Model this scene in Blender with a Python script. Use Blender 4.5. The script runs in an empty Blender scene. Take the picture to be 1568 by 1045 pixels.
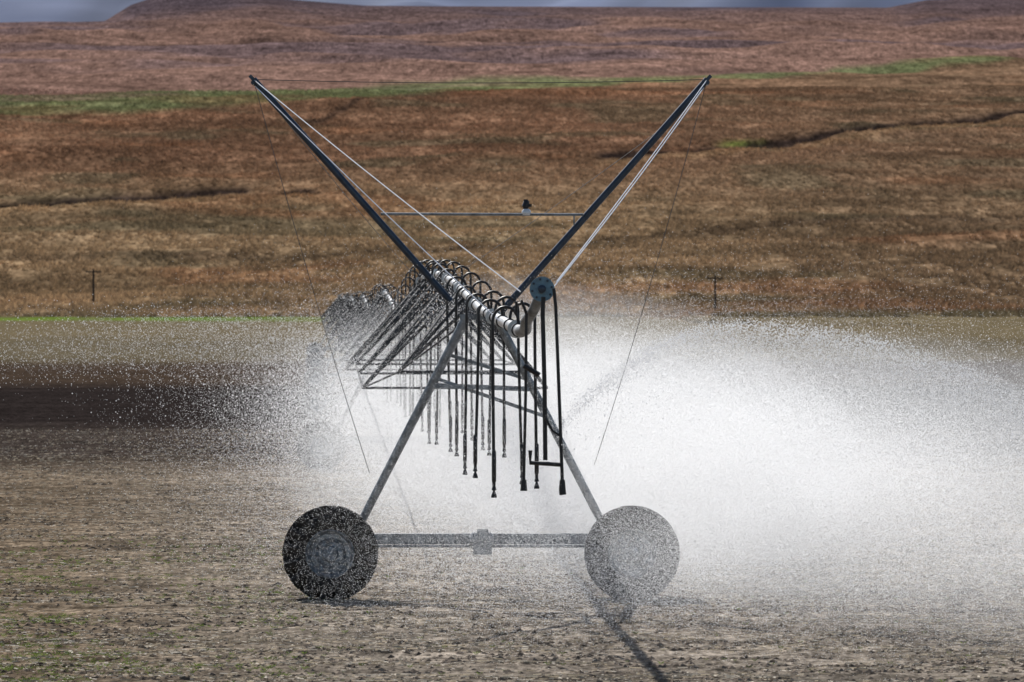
import bpy, math, random
import numpy as np
from mathutils import Vector, Matrix
random.seed(3); rng=np.random.default_rng(7)
FP=6264.0; CH=3.63
def P(px,py,d): return Vector(((px-784)/FP*d, d, CH-(py-522.5)/FP*d))
def lin(r,g,b,k=1.0):
    f=lambda c:(c/255/12.92 if c/255<=0.04045 else ((c/255+0.055)/1.055)**2.4)
    return np.array([f(r)*k,f(g)*k,f(b)*k])
scene=bpy.context.scene
root=scene.collection
# ---------- noise ----------
def vnoise(x,y,seed=0):
    r=np.random.default_rng(seed); T=r.random((256,256))
    xi=np.floor(x).astype(int); yi=np.floor(y).astype(int)
    fx=x-xi; fy=y-yi; fx=fx*fx*(3-2*fx); fy=fy*fy*(3-2*fy)
    a=T[xi%256,yi%256]; b=T[(xi+1)%256,yi%256]; c=T[xi%256,(yi+1)%256]; d=T[(xi+1)%256,(yi+1)%256]
    return (a*(1-fx)+b*fx)*(1-fy)+(c*(1-fx)+d*fx)*fy
def fbm(x,y,seed=0,o=4):
    s=0;a=.5;t=0
    for i in range(o):
        s=s+a*vnoise(x*2**i+17*i,y*2**i+5*i,seed+i); t+=a; a*=.5
    return s/t
def sstep(a,b,x):
    t=np.clip((x-a)/(b-a),0,1); return t*t*(3-2*t)
# ---------- mesh helpers ----------
def np_mesh(name,V,F,mat,col=None,smooth=False,parent=None,mats=None,midx=None):
    me=bpy.data.meshes.new(name); n=F.shape[1]
    me.vertices.add(len(V)); me.vertices.foreach_set("co",V.astype(np.float32).ravel())
    me.loops.add(F.size); me.loops.foreach_set("vertex_index",F.astype(np.int32).ravel())
    me.polygons.add(len(F)); me.polygons.foreach_set("loop_start",np.arange(0,F.size,n,dtype=np.int32))
    me.update(calc_edges=True)
    me.polygons.foreach_set("use_smooth",np.full(len(F),smooth,dtype=bool))
    if col is not None:
        a=me.color_attributes.new("Col",'FLOAT_COLOR','POINT')
        c=np.ones((len(V),4),np.float32); c[:,:3]=col; a.data.foreach_set("color",c.ravel())
    for m in (mats or [mat]): me.materials.append(m)
    if midx is not None: me.polygons.foreach_set("material_index",midx.astype(np.int32))
    me.update()
    ob=bpy.data.objects.new(name,me); root.objects.link(ob)
    if parent: ob.parent=parent
    return ob
def scatter(name,T,F,pos,rz,sc,mat,col=None,tilt=None,parent=None):
    N=len(pos); V=T[None]*sc[:,None,:]
    if tilt is not None:
        c,s=np.cos(tilt)[:,None],np.sin(tilt)[:,None]
        y=V[:,:,1]*c-V[:,:,2]*s; z=V[:,:,1]*s+V[:,:,2]*c
        V=np.stack([V[:,:,0],y,z],-1)
    c,s=np.cos(rz)[:,None],np.sin(rz)[:,None]
    V=np.stack([V[:,:,0]*c-V[:,:,1]*s,V[:,:,0]*s+V[:,:,1]*c,V[:,:,2]],-1)+pos[:,None,:]
    FF=F[None]+(np.arange(N)*len(T))[:,None,None]
    C=None if col is None else np.repeat(col,len(T),axis=0)
    return np_mesh(name,V.reshape(-1,3),FF.reshape(-1,F.shape[1]),mat,C,parent=parent)
class MB:
    def __init__(s): s.v=[]; s.f=[]
    def tube(s,p0,p1,r,n=10,r2=None): s.poly([p0,p1],[r,r if r2 is None else r2],n)
    def poly(s,pts,r,n=10,cap=True):
        pts=[Vector(p) for p in pts]
        if not isinstance(r,(list,tuple)): r=[r]*len(pts)
        b=len(s.v); up=None
        for i,p in enumerate(pts):
            t=(pts[min(i+1,len(pts)-1)]-pts[max(i-1,0)]).normalized()
            if up is None:
                up=Vector((0,0,1)) if abs(t.z)<.9 else Vector((1,0,0))
            a=t.cross(up).normalized(); u=a.cross(t).normalized(); up=u
            for k in range(n):
                th=2*math.pi*k/n; s.v.append(p+(a*math.cos(th)+u*math.sin(th))*r[i])
        for i in range(len(pts)-1):
            for k in range(n):
                k2=(k+1)%n; s.f.append((b+i*n+k,b+i*n+k2,b+(i+1)*n+k2,b+(i+1)*n+k))
        if cap:
            s.f.append(tuple(b+k for k in range(n))[::-1]); e=b+(len(pts)-1)*n; s.f.append(tuple(e+k for k in range(n)))
    def box(s,c,size,M=None):
        b=len(s.v); c=Vector(c)
        for x in (-.5,.5):
            for y in (-.5,.5):
                for z in (-.5,.5):
                    v=Vector((x*size[0],y*size[1],z*size[2]))
                    if M: v=M@v
                    s.v.append(c+v)
        for f in ((0,1,3,2),(4,6,7,5),(0,4,5,1),(2,3,7,6),(0,2,6,4),(1,5,7,3)): s.f.append(tuple(b+i for i in f))
    def beam(s,p0,p1,w,h):
        p0=Vector(p0);p1=Vector(p1); t=(p1-p0); L=t.length
        s.box((p0+p1)/2,(w,h,L),t.to_track_quat('Z','Y').to_matrix())
    def rev(s,c,prof,n=48):
        b=len(s.v); m=len(prof)
        for k in range(n):
            th=2*math.pi*k/n
            for (y,r) in prof: s.v.append(Vector((c[0]+r*math.cos(th),c[1]+y,c[2]+r*math.sin(th))))
        for k in range(n):
            for j in range(m-1):
                a=b+k*m+j; d=b+((k+1)%n)*m+j
                s.f.append((a,a+1,d+1,d))
    def obj(s,name,mat,parent=None,smooth=True):
        me=bpy.data.meshes.new(name); me.from_pydata([tuple(v) for v in s.v],[],s.f)
        me.materials.append(mat)
        if smooth:
            me.polygons.foreach_set("use_smooth",[len(f)==4 for f in s.f])
            try: me.set_sharp_from_angle(angle=math.radians(40))
            except Exception: pass
        me.update(); ob=bpy.data.objects.new(name,me); root.objects.link(ob)
        if parent: ob.parent=parent
        return ob
# ---------- materials ----------
def newmat(name):
    m=bpy.data.materials.new(name); m.use_nodes=True; nt=m.node_tree; nt.nodes.clear()
    out=nt.nodes.new('ShaderNodeOutputMaterial'); return m,nt,out
def N(nt,t,**k):
    n=nt.nodes.new(t)
    for a,b in k.items(): setattr(n,a,b)
    return n
def mth(nt,op,a,b=None,c=None):
    n=nt.nodes.new('ShaderNodeMath'); n.operation=op
    for i,v in enumerate((a,b,c)):
        if v is None: continue
        if isinstance(v,(int,float)): n.inputs[i].default_value=v
        else: nt.links.new(v,n.inputs[i])
    return n.outputs[0]
def noise(nt,vec,scale,detail=4,rough=.6):
    n=N(nt,'ShaderNodeTexNoise'); n.inputs['Scale'].default_value=scale; n.inputs['Detail'].default_value=detail
    n.inputs['Roughness'].default_value=rough; nt.links.new(vec,n.inputs['Vector']); return n.outputs['Fac']
def maprange(nt,v,a,b,c,d):
    n=N(nt,'ShaderNodeMapRange'); nt.links.new(v,n.inputs[0])
    for i,x in enumerate((a,b,c,d)): n.inputs[1+i].default_value=x
    return n.outputs[0]
def simple(name,c,rough=.5,metal=0.0,var=.25,scale=6,c2=None):
    m,nt,out=newmat(name); b=N(nt,'ShaderNodeBsdfPrincipled'); g=N(nt,'ShaderNodeNewGeometry')
    n=noise(nt,g.outputs['Position'],scale,5); r=N(nt,'ShaderNodeValToRGB')
    c=np.array(c); d=np.array(c2) if c2 is not None else c*(1-var*1.6)
    r.color_ramp.elements[0].position=.35; r.color_ramp.elements[1].position=.65
    r.color_ramp.elements[0].color=(*d,1); r.color_ramp.elements[1].color=(*c,1)
    nt.links.new(n,r.inputs[0]); nt.links.new(r.outputs[0],b.inputs['Base Color'])
    b.inputs['Roughness'].default_value=rough; b.inputs['Metallic'].default_value=metal
    nt.links.new(b.outputs[0],out.inputs[0]); return m
def colmat(name,rough=.9,trans=0.0,spec=.1,nz=None):
    m,nt,out=newmat(name); a=N(nt,'ShaderNodeVertexColor',layer_name='Col')
    b=N(nt,'ShaderNodeBsdfPrincipled'); nt.links.new(a.outputs[0],b.inputs['Base Color'])
    b.inputs['Roughness'].default_value=rough; b.inputs['Specular IOR Level'].default_value=spec
    o=b.outputs[0]
    if trans>0:
        t=N(nt,'ShaderNodeBsdfTranslucent'); nt.links.new(a.outputs[0],t.inputs[0])
        x=N(nt,'ShaderNodeMixShader'); x.inputs[0].default_value=trans
        nt.links.new(o,x.inputs[1]); nt.links.new(t.outputs[0],x.inputs[2]); o=x.outputs[0]
    nt.links.new(o,out.inputs[0]); return m
def ground_mat(name,kind):
    m,nt,out=newmat(name); a=N(nt,'ShaderNodeVertexColor',layer_name='Col'); g=N(nt,'ShaderNodeNewGeometry')
    def mp(sx,sy):
        k=N(nt,'ShaderNodeMapping'); k.inputs['Scale'].default_value=(sx,sy,.2); nt.links.new(g.outputs['Position'],k.inputs['Vector']); return k.outputs[0]
    if kind=='soil':
        L=[(mp(8,3.5),.35,1.9),(mp(2.4,1.3),.42,1.65),(mp(.25,.9),.6,1.42),(mp(.05,.2),.78,1.22)]
    else:
        L=[(mp(1.0,.22),.42,1.65),(mp(.25,.055),.52,1.48),(mp(.045,.02),.72,1.28),(mp(.012,.012),.8,1.2)]
    f=None; first=None
    for v,lo,hi in L:
        n=noise(nt,v,1.0,3,.65)
        if first is None: first=n
        k=maprange(nt,n,.3,.7,lo,hi)
        f=k if f is None else mth(nt,'MULTIPLY',f,k)
    mul=N(nt,'ShaderNodeVectorMath',operation='SCALE'); nt.links.new(a.outputs[0],mul.inputs[0]); nt.links.new(f,mul.inputs['Scale'])
    b=N(nt,'ShaderNodeBsdfPrincipled'); b.inputs['Roughness'].default_value=1; b.inputs['Specular IOR Level'].default_value=.0
    nt.links.new(mul.outputs[0],b.inputs['Base Color'])
    bp=N(nt,'ShaderNodeBump'); bp.inputs['Strength'].default_value=.7; bp.inputs['Distance'].default_value=.08 if kind=='soil' else .4
    nt.links.new(first,bp.inputs['Height']); nt.links.new(bp.outputs[0],b.inputs['Normal'])
    nt.links.new(b.outputs[0],out.inputs[0]); return m
M_soil=ground_mat('field_soil','soil'); M_hill=ground_mat('dry_grassland','hill')
M_clod=colmat('soil_clods'); M_straw=colmat('straw',.7,.3,.3); M_tus=colmat('tussock_grass',.9,.35)
M_steel=simple('galvanised_steel',(.30,.32,.34),.42,.3,.35,9)
M_dark=simple('dark_blue_steel',(.05,.068,.10),.35,.3,.3,7)
M_pipe=simple('pale_galvanised_pipe',(.70,.71,.72),.28,.25,.3,5)
M_truss=simple('weathered_truss_steel',(.035,.04,.05),.8,.0,.3,9)
M_hose=simple('black_hose',(.022,.02,.022),.5,0,.3,9)
M_tyre=simple('muddy_tyre_rubber',(.018,.017,.017),.9,0,.3,14,c2=(.042,.037,.033))
M_rim=simple('rim_steel',(.24,.29,.35),.4,.2,.3,12,c2=(.12,.12,.12))
M_cable=simple('bright_steel_cable',(.85,.86,.88),.3,.2,.1,5)
M_wire=simple('dull_wire',(.12,.11,.11),.5,.3,.1,5)
M_blue=simple('blue_painted_flange',(.16,.28,.36),.45,0,.2,20)
M_wood=simple('weathered_wood',(.05,.04,.035),.9,0,.3,3)
# ---------- terrain ----------
cd=[-60,90,145,200,300,400,600]; cz=[0,0,.35,.8,1.9,3.2,6.8]
for d,py in [(700,455),(900,350),(1100,240),(1300,170),(1500,138),(2200,88),(3300,48),(4200,30)]:
    cd.append(d); cz.append(CH-(py-522.5)/FP*d)
dd=np.arange(-60,4300,2.0); zz=np.interp(dd,cd,cz)
k=np.ones(31)/31; zs=np.convolve(np.pad(zz,15,'edge'),k,'valid')
zz=np.where(dd<4000,zs,zz)
def zbase(y): return np.interp(y,dd,zz)
def py_base(y): return 522.5-(zbase(y)-CH)/y*FP
dtab=np.arange(560,4200,2.0); pyt=py_base(dtab)
def inv(py): return np.interp(-np.array(py,float),-pyt,dtab)
ridge=([-3000,-300,0,160,200,260,400,560,700,1000,1360,1420,1568,2500],[60,45,38,33,8,-12,-4,9,10,11,12,0,-4,20])
DA=([-60,0,100,200,300,370],[322,318,308,297,290,284]); DB=([930,1000,1080,1240,1290,1390,1450,1640],[241,232,225,212,200,190,186,160])
DC=([870,960,1050,1200,1420],[474,476,486,496,502]); DD=([430,470],[292,289]); DE=([480,560],[178,160]); DF=([-60,200,420],[76,70,66])
DG=([-60,200,500,760],[402,392,398,380]); DH=([900,1200,1640],[372,352,345])
def line_mask(px,y,L,w,fade=30):
    X,Y=L; py=np.interp(px,X,Y)+7*(fbm(px/35,px*0+3,51,4)-.5); d=inv(py)
    br=.45+.75*fbm(px/18,px*0+9,57,3)
    m=np.exp(-((y-d)/(w*br*1.4))**2)*sstep(X[0]-fade,X[0]+5,px)*(1-sstep(X[-1]-5,X[-1]+fade,px)); return m,(y-d)
def zground(x,y):
    x=np.asarray(x,float); y=np.asarray(y,float); z=zbase(y)
    px=784+FP*x/np.maximum(y,20)
    h=sstep(600,760,y)
    z=z+h*(fbm(x/110,y/90,11,3)-.5)*6*(1+sstep(1300,2500,y)*3)
    z=z+h*(fbm(x/60,y/28,13,3)-.5)*2.2
    z=z+sstep(150,400,y)*(fbm(x/60,y/80,21,2)-.5)*.5
    for L in (DA,DB,DC): z=z-1.5*line_mask(px,y,L,9)[0]
    r=CH-(np.interp(px,*ridge)-522.5)/FP*y
    z=np.where(y>3300, z*(1-sstep(3300,4200,y))+r*sstep(3300,4200,y), z)
    z=np.where(y>4200, z*(1-sstep(4200,6500,y))+150*sstep(4200,6500,y), z)
    z=z+(y<200)*(fbm(x*1.3,y*1.3,31,3)-.5)*.09
    return z
rows=np.concatenate([np.linspace(-40,38,14),np.linspace(40,130,260),np.linspace(131,600,240),np.linspace(602,1520,420),np.linspace(1528,4200,180),np.linspace(4260,7000,14)])
us=np.concatenate([np.linspace(-1.5,-.17,40),np.linspace(-.165,.165,400),np.linspace(.17,1.5,40)])
Y,U=np.meshgrid(rows,us,indexing='ij'); X=U*(np.abs(Y)+ (Y<20)*30)
Z=zground(X,Y)
def ground_col(x,y):
    px=784+FP*x/np.maximum(y,20); pyb=py_base(np.maximum(y,30))
    def C(r,g,b,K=.80): return lin(r,g,b,k=K)
    H=lambda r,g,b: lin(r,g*1.028,b*1.07,k=.84)
    n=fbm(x/25,y/40,71,4)[...,None]; n2=fbm(x/90,y/60,72,4)[...,None]; n3=fbm(x/40,y/30,79,4)[...,None]
    def mix(a,b,t): return a*(1-t)+b*t
    near=mix(C(116,105,93),C(146,137,125),n)
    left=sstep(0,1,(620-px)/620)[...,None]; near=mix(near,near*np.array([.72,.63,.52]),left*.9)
    c=near
    e=lambda a,b:sstep(a,b,y+ (fbm(x/12,y/30,73,3)-.5)*18)[...,None]
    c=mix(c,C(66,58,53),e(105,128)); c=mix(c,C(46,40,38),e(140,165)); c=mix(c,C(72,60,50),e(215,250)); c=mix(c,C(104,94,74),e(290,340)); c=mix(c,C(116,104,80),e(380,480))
    gm=(sstep(570,590,y)*(1-sstep(602,606,y))*(1-sstep(480,620,px)))[...,None]*(.45+.55*sstep(.3,.6,fbm(x/6,y/10,85,3)))[...,None]; c=mix(c,C(104,126,50),gm)
    lo=mix(H(122,98,72),H(160,130,95),n2); up=mix(H(116,83,61),H(142,107,80),n2); rt=mix(H(108,87,67),H(142,113,84),n)
    hill=mix(lo,up,sstep(0,1,(340-pyb)/120)[...,None])
    hill=mix(hill,rt,sstep(900,1400,px)[...,None]*.6)
    hill=hill*(.8+.4*sstep(.3,.7,n3))
    hill=mix(hill,H(148,100,68),sstep(.6,.78,fbm(x/50,y/35,83,3))[...,None]*.35)
    hill=mix(hill,H(96,87,65),sstep(.56,.72,fbm(x/35,y/35,87,3))[...,None]*.5)
    fe=sstep(603,610,y+(px>600)*(px-600)*-.02)[...,None]; c=mix(c,hill,fe)
    gd=([-3000,0,300,560,800,1100,1568,3000],[172,164,153,143,131,120,103,70]); gw=([0,560,800,1100,1568],[14,14,8,3,3])
    gp=np.interp(px,*gd)+4*(fbm(px/90,px*0,55,3)-.5); wid=np.interp(px,*gw)
    H2=lambda r,g,b: lin(r,g,b,k=.78)  # tones for upper plain and far ridge, slight distance haze mixed into the colour
    pink=mix(H2(130,101,88),H2(156,123,108),n2); pink=mix(pink,H2(108,93,97),(sstep(.48,.66,fbm(x/190,y/240,77,4))*.7)[...,None])
    pink=pink*(.85+.3*fbm(x/120,y/120,78,4))[...,None]
    c=mix(c,pink,sstep(0,1,(gp-pyb)/3)[...,None]*fe)
    g=(1-sstep(.7,1.2,np.abs(pyb-gp)/wid))*sstep(700,800,y)*(.55+.45*sstep(.3,.6,fbm(x/30,y/30,89,3)))
    c=mix(c,mix(H(98,102,68),H(122,126,80),n),(g*.88)[...,None])
    g2=np.exp(-((px-1140)/38)**4)*np.exp(-((pyb-216)/3)**2); c=mix(c,H(125,136,62),(g2*.8)[...,None])
    for L,w,st in ((DA,11,1),(DB,12,1),(DC,7,.9),(DD,7,.9),(DE,9,.6),(DF,60,.6),(DG,6,.35),(DH,8,.4)):
        m,s=line_mask(px,y,L,w); c=mix(c,H(48,38,34),(np.minimum(m*1.4,1)*.95*st)[...,None])
        if st>=.9:
            m2=line_mask(px,y+w*2.2,L,w)[0]; c=mix(c,H(180,142,100),(m2*.35)[...,None])
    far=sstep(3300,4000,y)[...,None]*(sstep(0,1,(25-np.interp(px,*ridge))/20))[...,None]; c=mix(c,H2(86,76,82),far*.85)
    return c
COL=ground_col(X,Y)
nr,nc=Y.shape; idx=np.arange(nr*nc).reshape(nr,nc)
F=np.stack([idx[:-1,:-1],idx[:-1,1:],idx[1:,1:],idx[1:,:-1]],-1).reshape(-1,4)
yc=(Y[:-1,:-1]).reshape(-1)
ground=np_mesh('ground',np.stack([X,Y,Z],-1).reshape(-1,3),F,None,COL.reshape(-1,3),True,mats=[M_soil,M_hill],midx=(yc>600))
# mountains: blue distance haze is painted into the rock colour
mx=np.linspace(-9000,9000,300); my=np.linspace(11000,18000,70); MY,MX=np.meshgrid(my,mx,indexing='ij')
t=(MY-11000)/7000
MZ=250+ t**.9*1700+ (fbm(MX/900,MY/1600,95,4)-.5)*420*sstep(0,.3,t)
mi=np.arange(MX.size).reshape(MX.shape); MF=np.stack([mi[:-1,:-1],mi[:-1,1:],mi[1:,1:],mi[1:,:-1]],-1).reshape(-1,4)
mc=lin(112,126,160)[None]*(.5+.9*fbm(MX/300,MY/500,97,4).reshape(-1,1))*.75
np_mesh('mountain_range',np.stack([MX,MY,MZ],-1).reshape(-1,3),MF,colmat('rock_painted_haze'),mc,True)
# ---------- tussocks ----------
NT=190000
ty=606+ (rng.random(NT)**1.1)*900; tx=(rng.random(NT)*2-1)*.15*ty
den=fbm(tx/5,ty/16,101,3); kp=den>.25+.4*rng.random(NT)
tpx=784+FP*tx/ty
for L_ in (DA,DB,DC): kp&=(line_mask(tpx,ty,L_,13)[0]<.3)
tx,ty=tx[kp],ty[kp]
tz=zground(tx,ty)
T=[];FF=[]
for i in range(6):
    a=i*math.pi/3+.3; r=.28; b=len(T)
    T+= [(math.cos(a-.6)*r*.3,math.sin(a-.6)*r*.3,-.05),(math.cos(a+.6)*r*.9,math.sin(a+.6)*r*.9,0),(math.cos(a)*r*1.9,math.sin(a)*r*1.9,.5+.25*math.sin(i*2.1))]
    FF.append((b,b+1,b+2))
T=np.array(T);FF=np.array(FF)
tc=ground_col(tx,ty)*(.6+1.3*rng.random(len(tx)))[:,None]
s=.45+.75*rng.random(len(tx))
scatter('tussock_grass',T,FF,np.stack([tx,ty,tz],-1),rng.random(len(tx))*6.28,np.stack([s*1.3,s*1.3,s*1.1],-1),M_tus,tc)
# ---------- field residue ----------
def samp(n,a,b,p=1.6):
    y=a+(rng.random(n)**p)*(b-a); x=(rng.random(n)*2-1)*.14*y; return x,y
cx,cy=samp(130000,40,150); row=.5+.5*np.sin(cy*2*math.pi/.9+2*fbm(cx/6,cy,5,2)*3); kp=rng.random(len(cx))<(.25+.75*row)*(.1+1.3*sstep(.35,.7,fbm(cx/2.5,cy/1.2,111,3))); cx,cy=cx[kp],cy[kp]
ct=np.array([(1,0,.1),(.3,.9,0),(-.8,.6,.1),(-.9,-.5,0),(.2,-1,.1),(.1,.1,.75),(-.3,-.1,.6)])
cf=np.array([(0,1,5),(1,2,5),(2,6,5),(2,3,6),(3,4,6),(4,5,6),(4,0,5)])
s=.01+.045*rng.random(len(cx))**2.6
cc=lin(126,111,96)[None]*(.4+1.0*rng.random(len(cx)))[:,None]
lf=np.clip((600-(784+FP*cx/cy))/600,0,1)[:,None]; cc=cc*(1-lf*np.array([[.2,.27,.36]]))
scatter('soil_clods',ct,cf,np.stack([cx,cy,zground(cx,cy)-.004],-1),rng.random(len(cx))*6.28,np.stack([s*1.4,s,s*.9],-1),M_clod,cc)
sx,sy=samp(150000,40,150); kp=rng.random(len(sx))<(.25+.75*(.5+.5*np.sin(sy*2*math.pi/.9+2)))*(.1+1.3*sstep(.3,.7,fbm(sx/2,sy/1.0,121,3))); sx,sy=sx[kp],sy[kp]
st=np.array([(-1,-.12,0),(1,-.12,0),(1,.12,.1),(-1,.12,.1)]); sf=np.array([(0,1,2,3)])
L=.015+.05*rng.random(len(sx))**1.8
sc_=lin(195,182,160)[None]*(.3+.9*rng.random(len(sx)))[:,None]
scatter('straw_residue',st,sf,np.stack([sx,sy,zground(sx,sy)+.012+.02*rng.random(len(sx))],-1),rng.random(len(sx))*6.28,np.stack([L,np.full(len(L),.06),np.full(len(L),.06)],-1),M_straw,sc_,tilt=rng.random(len(sx))*2.2-1.1)
gx,gy=samp(30000,40,75,1.4); gp=784+FP*gx/gy; kp=(rng.random(len(gx))<np.clip((600-gp)/520,.04,1)*.8)&(fbm(gx/.8,gy/1.2,131,3)>.5); gx,gy=gx[kp],gy[kp]
gt=[];gf=[]
for i in range(7):
    a=i*.9; b=len(gt); gt+=[(0,0,0),(math.cos(a)*.5-.12*math.sin(a),math.sin(a)*.5,.6),(math.cos(a),math.sin(a),.75+.3*(i%2))]; gf.append((b,b+1,b+2))
s=.015+.04*rng.random(len(gx))
gc=lin(112,130,62)[None]*(.5+.9*rng.random(len(gx)))[:,None]
scatter('green_seedlings',np.array(gt),np.array(gf),np.stack([gx,gy,zground(gx,gy)],-1),rng.random(len(gx))*6.28,np.stack([s,s,s],-1),M_tus,gc)
# ---------- utility poles ----------
for i,(px,d) in enumerate(((143,660),(1095,640))):
    x=(px-784)/FP*d; z=float(zground(np.array([x]),np.array([float(d)]))[0]); b=MB()
    b.poly([(x,d,z-.5),(x,d,z+5.6)],[.2,.15],10); b.box((x,d-.14,z+5.1),(2.5,.12,.2)); 
    for o in (-1.1,-.4,.4,1.1): b.poly([(x+o,d-.14,z+5.18),(x+o,d-.14,z+5.32),(x+o,d-.14,z+5.42)],[.03,.09,.05],8)
    b.beam((x-.8,d-.1,z+5.0),(x,d-.1,z+4.4),.05,.05); b.beam((x+.8,d-.1,z+5.0),(x,d-.1,z+4.4),.05,.05)
    b.obj('utility_pole',M_wood,smooth=False)
# ---------- irrigation machine ----------
mach=bpy.data.objects.new('irrigation_machine',None); root.objects.link(mach)
def xp(y): return 2.407-.049*y
SP=53.5; Y0=58.0; NS=6
def zg1(y): return float(zbase(y))
def pz(y):
    if y<Y0: return 4.07-(Y0-y)*.030
    t=((y-Y0)/SP)%1.0
    return zg1(y)+4.07+.88*math.sin(math.pi*t)
pipe=MB(); pts=[Vector((xp(y),y,pz(y))) for y in np.arange(47,Y0+SP*NS+.1,1.4)]
pipe.poly(pts,.07,14)
y=48.0
while y<Y0+SP*NS:
    c=Vector((xp(y),y,pz(y))); pipe.rev(c,[(-.02,.06),(-.02,.11),(.02,.11),(.02,.06)],16); y+=6.1
pipe.obj('pipeline',M_pipe,mach)
cl=MB(); y=47.6
while y<Y0+SP*NS:
    c=Vector((xp(y),y,pz(y))); cl.rev(c,[(-.07,.068),(-.07,.084),(.07,.084),(.07,.068)],14); y+=2.0
cl.obj('hose_clamps',M_hose,mach)
tr=MB()
for sN in range(NS):
    ya=Y0+SP*sN; nS=9; W=1.55; H=1.75; prev=None
    for i in range(nS+2):
        t=i/(nS+1); y=ya+SP*t; base=Vector((xp(y),y,pz(y)))
        k=min(1,math.sin(math.pi*t)*2.2) if 0<i<nS+1 else 0
        L=base+Vector((-W*k,0,-H*k)); R=base+Vector((W*k,0,-H*k))
        if 0<i<nS+1:
            tr.beam(base,L,.045,.045); tr.beam(base,R,.045,.045); tr.beam(L,R,.04,.04)
            for q in (-1,1):
                y2=y+q*SP/(nS+1)*.5; b2=Vector((xp(y2),y2,pz(y2)))
                tr.beam(b2,L,.035,.035); tr.beam(b2,R,.035,.035)
        if prev: tr.tube(prev[0],L,.016,6); tr.tube(prev[1],R,.016,6)
        prev=(L,R)
tr.obj('span_truss',M_truss,mach,False)
hs=MB(); wt=MB(); i=0; y=47.6; nozz=[]
while y<Y0+SP*4.9:
    sd=1 if i%2 else -1; x=xp(y); z=pz(y); g=zg1(y); off=.30*sd
    arc=[(x,y,z+.05)]+[(x+off*(.5-.5*math.cos(a)),y,z+.10+.17*math.sin(a)) for a in np.linspace(0,math.pi,9)]
    zb=g+2.0+random.uniform(-.12,.12); sw=random.uniform(-.05,.07)
    arc+=[(x+off,y,z-.2),(x+off+sw*.4,y,(z+zb)/2),(x+off+sw,y,zb)]
    hs.poly(arc,.019,8,False)
    e=Vector((x+off+sw,y,zb)); wt.poly([e+Vector((0,0,.42)),e+Vector((0,0,.40)),e+Vector((0,0,.06)),e+Vector((0,0,.04))],[.015,.026,.026,.015],8)
    wt.poly([e,e-Vector((0,0,.04)),e-Vector((0,0,.05)),e-Vector((0,0,.11)),e-Vector((0,0,.13))],[.02,.03,.012,.035,.035],10)
    nozz.append(e); y+=2.0 if y<Y0+SP else 2.5; i+=1
hs.obj('drop_hoses',M_hose,mach); wt.obj('sprinkler_nozzles',M_hose,mach)
def wheel(c,tag,sgn):
    tb=MB(); w=.19
    prof=[(-w*.8,.33),(-w,.38),(-w*1.05,.45),(-w*.97,.51),(-w*.75,.54),(0,.55),(w*.75,.54),(w*.97,.51),(w*1.05,.45),(w,.38),(w*.8,.33)]
    tb.rev(c,prof,56)
    nl=16
    for side in (-1,1):
        for k in range(nl):
            th=2*math.pi*(k+(.5 if side>0 else 0))/nl
            for j in range(3):
                yy=side*(.045+.075*j); th2=th-(.03+.06*j)
                rr=(.605,.60,.55)[j]
                M=Matrix.Rotation(-th2,3,'Y')@Matrix.Rotation(side*.5,3,'X')
                tb.box(Vector(c)+Vector((rr*math.cos(th2),yy,rr*math.sin(th2))),(.14 if j<2 else .22,.09 if j<2 else .08,.085),M)
    tb.obj('tyre'+tag,M_tyre,mach,True)
    r=MB(); r.rev(c,[(-w*.86,.345),(-w*.9,.335),(-w*.8,.325),(-w*.4,.30),(-w*.1,.28),(-w*.1,.22),(-w*.35,.17),(-w*.35,.12),(-w*.8,.10),(-w*.85,.0)],40)
    r.rev(c,[(w*.86,.345),(w*.5,.31),(w*.1,.30),(w*.1,.0)],40)
    for k in range(8):
        a=k*math.pi/4; r.rev((c[0]+.145*math.cos(a),c[1],c[2]+.145*math.sin(a)),[(-w*.3,.016),(-w*.5,.016),(-w*.5,0)],8)
    r.obj('wheel_rim'+tag,M_rim,mach)
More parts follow.
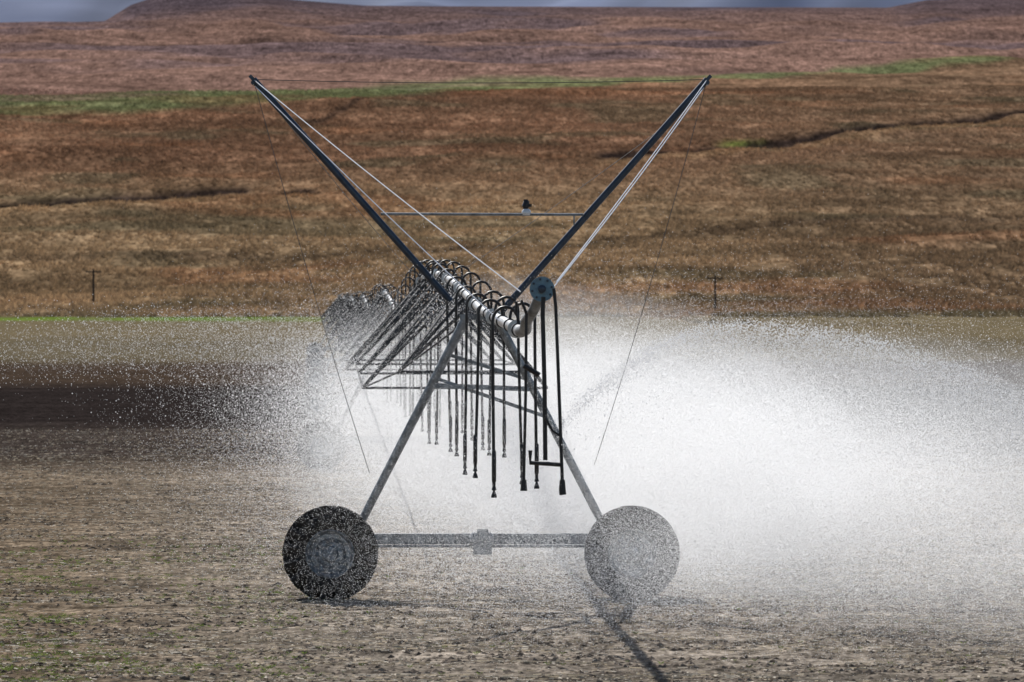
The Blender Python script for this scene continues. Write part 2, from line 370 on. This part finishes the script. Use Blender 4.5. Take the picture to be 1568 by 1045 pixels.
for tI in range(NS):
    yc=Y0+SP*tI; g=zg1(yc); cx=xp(yc); tg='_%d'%(tI+1)
    xl,xr=cx-2.13,cx+2.13
    wheel((xl,yc-.22,g+.63),tg+'a',1); wheel((xr,yc-.22,g+.63),tg+'b',1)
    b=MB(); top=pz(yc)
    b.beam((xl+.05,yc+.12,g+.82),(xr-.05,yc+.12,g+.82),.15,.15)
    for q in (-.55,.55):
        b.tube((xl+.33,yc+.12+q*.15,g+.88),(cx-.22,yc+q,top-.12),.058,10)
        b.tube((xr-.33,yc+.12+q*.15,g+.88),(cx+.22,yc+q,top-.12),.058,10)
        b.beam((cx-.66,yc+q*.7,g+3.0),(cx+.68,yc+q*.7,g+2.95),.06,.06)
    b.beam((cx-.62,yc-.35,g+3.1),(cx+.95,yc-.3,g+2.55),.05,.05); b.beam((cx+.62,yc-.35,g+3.1),(cx-.5,yc-.3,g+3.45),.05,.05)
    b.beam((cx-.24,yc-.62,top-.1),(cx-.24,yc+.62,top-.1),.07,.07); b.beam((cx+.24,yc-.62,top-.1),(cx+.24,yc+.62,top-.1),.07,.07)
    b.beam((cx-.3,yc-.55,top-.1),(cx+.3,yc-.55,top-.1),.07,.07); b.beam((cx-.3,yc+.55,top-.1),(cx+.3,yc+.55,top-.1),.07,.07)
    for xx in (xl,xr):
        b.box((xx,yc+.12,g+.68),(.3,.22,.34)); b.tube((xx,yc-.1,g+.63),(xx,yc+.1,g+.63),.09,14)
    b.tube((xl+.2,yc+.0,g+.72),(xr-.2,yc+.0,g+.72),.02,8)
    b.obj('tower_frame'+tg,M_steel,mach)
    m=MB(); m.poly([(cx-.17,yc-.0,g+.8),(cx-.12,yc,g+.8),(cx+.12,yc,g+.8),(cx+.17,yc,g+.8)],[.08,.13,.13,.08],14); m.box((cx+.02,yc-.02,g+.69),(.26,.26,.16)); m.box((cx+.02,yc-.12,g+.9),(.16,.12,.14))
    m.obj('drive_motor'+tg,M_steel,mach)
# masts
b=MB(); LT=P(388,122,58); RT=P(1083,122,58); LB=P(690,462,58); RB=P(768,477,58)
b.tube(LT,LB,.049,12); b.tube(RT,RB,.049,12)
for p,dx in ((LT,1),(RT,-1)):
    b.box(p+Vector((.02*dx,0,-.02)),(.2,.13,.05),Matrix.Rotation(.8*dx,3,'Y')); b.tube(p+Vector((0,-.12,-.05)),p+Vector((0,.12,-.05)),.03,8)
b.obj('masts',M_dark,mach)
b=MB(); b.tube(P(583,328,57.93),P(893,329,57.93),.02,8); b.tube(P(879,331,57.9),P(879,345,57.9),.012,6); b.obj('mast_crossbar',M_steel,mach)
b=MB(); q=P(806,330,57.93); b.poly([q,q+Vector((0,0,.02)),q+Vector((0,0,.06)),q+Vector((0,0,.09))],[.05,.065,.065,.04],12); b.obj('sprinkler_body',M_cable,mach)
b=MB(); b.poly([q+Vector((-.01,0,.09)),q+Vector((-.01,0,.13)),q+Vector((0,0,.20)),q+Vector((0,0,.22))],[.03,.055,.04,.02],12); b.box(q+Vector((.04,0,.14)),(.07,.03,.04)); b.box(q+Vector((-.01,0,.215)),(.06,.05,.02)); b.obj('sprinkler_cap',M_hose,mach)
def cab(mb,p,q,r,sag=0,n=12):
    mb.poly([p.lerp(q,t)-Vector((0,0,sag*4*t*(1-t))) for t in np.linspace(0,1,n)],r,6)
c=MB()
cab(c,LT,P(797,447,47.2),.0075,.03); cab(c,LT+Vector((.03,-.05,-.1)),P(765,492,51),.0075,.03)
cab(c,RT,P(852,432,46.3),.0075,.03); cab(c,RT+Vector((-.04,.03,-.1)),P(842,447,47),.0075,.05); 
c.obj('overhang_cables',M_cable,mach)
c=MB()
cab(c,LT,RT,.0055,.05); cab(c,LT,P(566,725,58),.0055,.12,20); cab(c,RT,P(910,712,58),.0055,.15,20)
cab(c,LT,P(632,420,75),.0055,.05); cab(c,P(1050,170,58),P(700,420,75),.005,.03)
c.obj('guy_wires',M_wire,mach)
# end assembly
e0=Vector((xp(47),47,pz(47)))
b=MB(); fl=P(830,443,45.6)
b.poly([e0,e0+Vector((.05,-.3,.02)),P(806,492,46.4),P(818,474,46),P(826,455,45.8),fl],[.072,.07,.065,.06,.06,.06],14)
b.obj('end_elbow',M_steel,mach)
b=MB(); b.rev(fl,[(-.02,0),(-.02,.14),(.02,.14),(.02,0)],24)
b.obj('end_flange',M_blue,mach)
b=MB()
for k in range(8):
    a=k*math.pi/4+.2; b.rev(fl+Vector((.11*math.cos(a),-.02,.11*math.sin(a))),[(0,.014),(-.02,.014),(-.02,0)],8)
b.rev(fl+Vector((0,-.03,0)),[(.01,.045),(-.03,.045),(-.04,.03),(-.04,0)],16)
b.obj('flange_bolts',M_dark,mach)
b=MB()
b.poly([P(832,455,45.4),P(831,480,45.4),P(834,600,45.4),P(835,705,45.4)],.026,10)
b.poly([P(848,442,45.3),P(851,470,45.3),P(856,600,45.3),P(861,735,45.3)],.019,8)
b.poly([P(861,735,45.3),P(861,750,45.3),P(862,758,45.3)],[.03,.04,.04],10)
b.poly([P(806,480,46),P(798,460,46),P(791,462,46),P(790,480,46)],.017,8); b.poly([P(806,480,46),P(805,600,46),P(802,735,46)],.017,8)
b.poly([P(812,690,45.3),P(812,709,45.3),P(860,712,45.3)],.024,8)
b.poly([P(835,640,45.3),P(846,660,45.3),P(858,668,45.3)],.014,8)
b.poly([P(802,560,45.6),P(826,575,45.6)],.03,8); b.poly([P(802,735,46),P(802,752,46)],[.03,.04],8)
b.obj('end_hoses',M_hose,mach)
# ---------- spray droplets ----------
PD=[];SD=[]
def traj(n,y0,y1,side,x0,z0,reach,peak,spread=.12,tp=.8):
    y=y0+rng.random(n)*(y1-y0); t=rng.random(n)**tp*1.35
    R=reach*(.45+.6*rng.random(n)**.6); pk=peak*(.35+.75*rng.random(n)**.7)
    x=xp(y)+side*(x0+R*t); z=z0+pk*4*(t*.62)*(1-t*.62)
    x+=rng.normal(0,spread,n); z+=rng.normal(0,spread*.6,n); y=y+rng.normal(0,.3,n)
    kp=z>.1; PD.append(np.stack([x,y,z],-1)[kp]); SD.append((.0026+.007*rng.random(kp.sum())**3))
traj(19000,58,92,-1,.4,2.6,6.4,1.45,.18)
traj(1500,46,62,-1,.3,2.2,3.6,1.3,.2)
traj(5000,44,60,1,.3,2.35,5.0,1.35,.08)
traj(6000,60,95,1,.3,2.4,9,1.4,.2)
n=15000; t=rng.random(n)**.8; x=.5+6.0*t; z=np.where(x<2.6,3.85-1.2*((x-2.6)/2.1)**2,3.85-.75*((x-2.6)/3.2)**2)-np.abs(rng.normal(0,1,n))*(.03+.4*t)+rng.normal(0,.03,n)
PD.append(np.stack([x+rng.normal(0,.05,n),46+1.5*t+rng.normal(0,.1+.6*t,n),z],-1)); SD.append(.003+.006*rng.random(n)**2.3)
n=3500; y=46+rng.random(n)*50; PD.append(np.stack([xp(y)+rng.normal(.2,1.9,n),y,np.abs(rng.normal(1.6,1.3,n))],-1)); SD.append(.0025+.003*rng.random(n)**2)
n=3800; y=48+rng.random(n)*9; PD.append(np.stack([xp(y)+rng.normal(-.3,1.7,n),y,np.abs(rng.normal(.3,.75,n))+.05],-1)); SD.append(.0018+.0022*rng.random(n)**2)
n=2600; c0=P(688,490,66); PD.append(np.array(c0)[None]+rng.normal(0,1,(n,3))*np.array([.26,.6,.36])); SD.append(.003+.006*rng.random(n)**2)
for e in nozz[:28]:
    n=260; a=rng.random(n)*6.28; r=rng.random(n)**.7*2.3; 
    PD.append(np.stack([e.x+r*np.cos(a),e.y+r*np.sin(a),e.z-.08+.12*r-.11*r*r],-1)); SD.append(.0022+.003*rng.random(n))
PD=np.concatenate(PD);SD=np.concatenate(SD)
dt=np.array([(1,0,0),(-1,0,0),(0,1,0),(0,-1,0),(0,0,1.3),(0,0,-1.3)]); df=np.array([(0,2,4),(2,1,4),(1,3,4),(3,0,4),(2,0,5),(1,2,5),(3,1,5),(0,3,5)])
m,nt,out=newmat('water_droplets'); d=N(nt,'ShaderNodeBsdfDiffuse'); d.inputs[0].default_value=(.95,.96,1,1); t_=N(nt,'ShaderNodeBsdfTranslucent'); t_.inputs[0].default_value=(1,1,1,1)
mx_=N(nt,'ShaderNodeMixShader'); mx_.inputs[0].default_value=.7; nt.links.new(d.outputs[0],mx_.inputs[1]); nt.links.new(t_.outputs[0],mx_.inputs[2])
nt.links.new(mx_.outputs[0],out.inputs[0])
spray=bpy.data.objects.new('water_spray',None); root.objects.link(spray)
scatter('droplets',dt,df,PD,rng.random(len(PD))*6.28,np.stack([SD,SD,SD],-1),m,tilt=rng.random(len(PD))*3,parent=spray)
# ---------- light directions ----------
el=math.radians(38); az=math.radians(-19)
sd=Vector((math.sin(az)*math.cos(el),math.cos(az)*math.cos(el),math.sin(el)))
# ---------- mist: very fine flecks of water ----------
MC=(.955,.965,.98,1)
m,nt,out=newmat('fine_water_mist'); d=N(nt,'ShaderNodeBsdfDiffuse'); d.inputs[0].default_value=MC; t_=N(nt,'ShaderNodeBsdfTranslucent'); t_.inputs[0].default_value=MC
mx_=N(nt,'ShaderNodeMixShader'); mx_.inputs[0].default_value=.64; nt.links.new(d.outputs[0],mx_.inputs[1]); nt.links.new(t_.outputs[0],mx_.inputs[2]); nt.links.new(mx_.outputs[0],out.inputs[0])
LF=.00012
def mist(kmax,sc,sw,zc,zw,ya,yb,y_in,y_out,seed):
    a50=.433*(LF*50)**2*.75
    area=sw*1.77*zw*1.5
    n=int(kmax*area/a50*2500*(1/ya-1/yb))
    u=rng.random(n); y=1/(1/ya-u*(1/ya-1/yb))
    s=sc+rng.normal(0,sw/1.414,n); z=zc+rng.normal(0,zw/1.414,n)
    keep=(z>.02)&(rng.random(n)<sstep(ya,y_in,y)*(1-sstep(y_out,yb,y)))
    s,y,z=s[keep],y[keep],z[keep]
    cl=fbm(s/2.2+y*.13,z/1.1+y*.21,seed,4); keep=rng.random(len(s))<np.clip((cl-.2)*2.2,.2,1)
    s,y,z=s[keep],y[keep],z[keep]; return np.stack([xp(y)+s,y,z+zbase(y)],-1)
MP=np.concatenate([mist(.105,3.4,3.0,1.4,1.5,48,165,60,130,301),mist(.017,-.9,2.4,1.8,1.6,54,165,64,130,302),
 mist(.045,6.3,4.6,1.1,1.35,41,95,52,70,303),mist(.028,1.8,2.6,.5,1.0,43,75,50,62,304)])
n=len(MP); print('mist flecks',n)
nrm=np.array(sd)[None]*1.0+np.array([0,.3,0])[None]+rng.normal(0,.48,(n,3)); nrm/=np.linalg.norm(nrm,axis=1)[:,None]
a=rng.normal(0,1,(n,3)); t1=np.cross(nrm,a); t1/=np.linalg.norm(t1,axis=1)[:,None]; t2=np.cross(nrm,t1)
l=(LF*MP[:,1]*.577*(.7+.6*rng.random(n)))[:,None]
V=np.empty((n,3,3),np.float32)
for k in range(3):
    th=2*math.pi*k/3; V[:,k]=MP+l*(math.cos(th)*t1+math.sin(th)*t2)
np_mesh('mist',V.reshape(-1,3),np.arange(n*3).reshape(-1,3),m,parent=spray)
# soft vapour bodies: billowing surfaces of very low density
def haze(s0,yc,ax,zc,dens,tag,seed):
    m,nt,out=newmat('vapour_'+tag); vs=N(nt,'ShaderNodeVolumeScatter'); vs.inputs['Color'].default_value=(.98,.99,1,1); vs.inputs['Density'].default_value=dens; vs.inputs['Anisotropy'].default_value=.72
    nt.links.new(vs.outputs[0],out.inputs['Volume'])
    b=MB(); nu,nv=120,50
    TH=np.linspace(0,2*np.pi,nu,endpoint=False)
    for j in range(nv+1):
        ph=math.pi*j/nv
        dx,dy,dz=np.sin(ph)*np.cos(TH),np.sin(ph)*np.sin(TH),np.full(nu,np.cos(ph))
        w_=.6+.8*fbm(dx*1.0+dz*.8+5,dy*4+dz*1.0+7,seed,2)
        for i in range(nu):
            sl=1-abs(dy[i])**1.0*.45
            yy=yc+ax[1]*dy[i]
            b.v.append(Vector((xp(yy)+s0+ax[0]*dx[i]*w_[i]*sl,yy,zc+ax[2]*dz[i]*w_[i]*sl)))
    for j in range(nv):
        for i in range(nu):
            i2=(i+1)%nu
            b.f.append((j*nu+i,(j+1)*nu+i,(j+1)*nu+i2,j*nu+i2))
    b.obj('vapour_'+tag,m,spray,False)
haze(3.5,98,(6.0,52,3.2),1.1,.014,'outer',401)
haze(3.6,93,(4.3,42,2.3),1.1,.034,'inner',431)
haze(7.0,78,(9.0,34,2.9),.6,.018,'drift',501)
# ---------- light ----------
w=bpy.data.worlds.new("World"); scene.world=w; w.use_nodes=True; nt=w.node_tree
sky=nt.nodes.new('ShaderNodeTexSky'); sky.sky_type='NISHITA'; sky.sun_disc=False
sky.sun_elevation=el; sky.sun_rotation=az%(2*math.pi)
nt.links.new(sky.outputs[0],nt.nodes['Background'].inputs[0]); nt.nodes['Background'].inputs[1].default_value=.09
ld=bpy.data.lights.new('sun','SUN'); ld.energy=5.0; ld.angle=math.radians(.5); ld.color=(1,.965,.92); lo=bpy.data.objects.new('sun',ld); root.objects.link(lo)
lo.rotation_euler=(-sd).to_track_quat('-Z','Y').to_euler(); lo.location=sd*100
# ---------- camera ----------
cam=bpy.data.cameras.new('camera'); co=bpy.data.objects.new('camera',cam); root.objects.link(co); co.location=(0,0,CH); co.rotation_euler=(math.radians(90),0,0)
cam.sensor_width=36; cam.lens=36*FP/1568; cam.clip_start=.5; cam.clip_end=40000
cam.dof.use_dof=True; cam.dof.focus_distance=56; cam.dof.aperture_fstop=4.5
scene.camera=co
scene.view_settings.view_transform='Standard'; scene.view_settings.look='None'; scene.view_settings.exposure=0
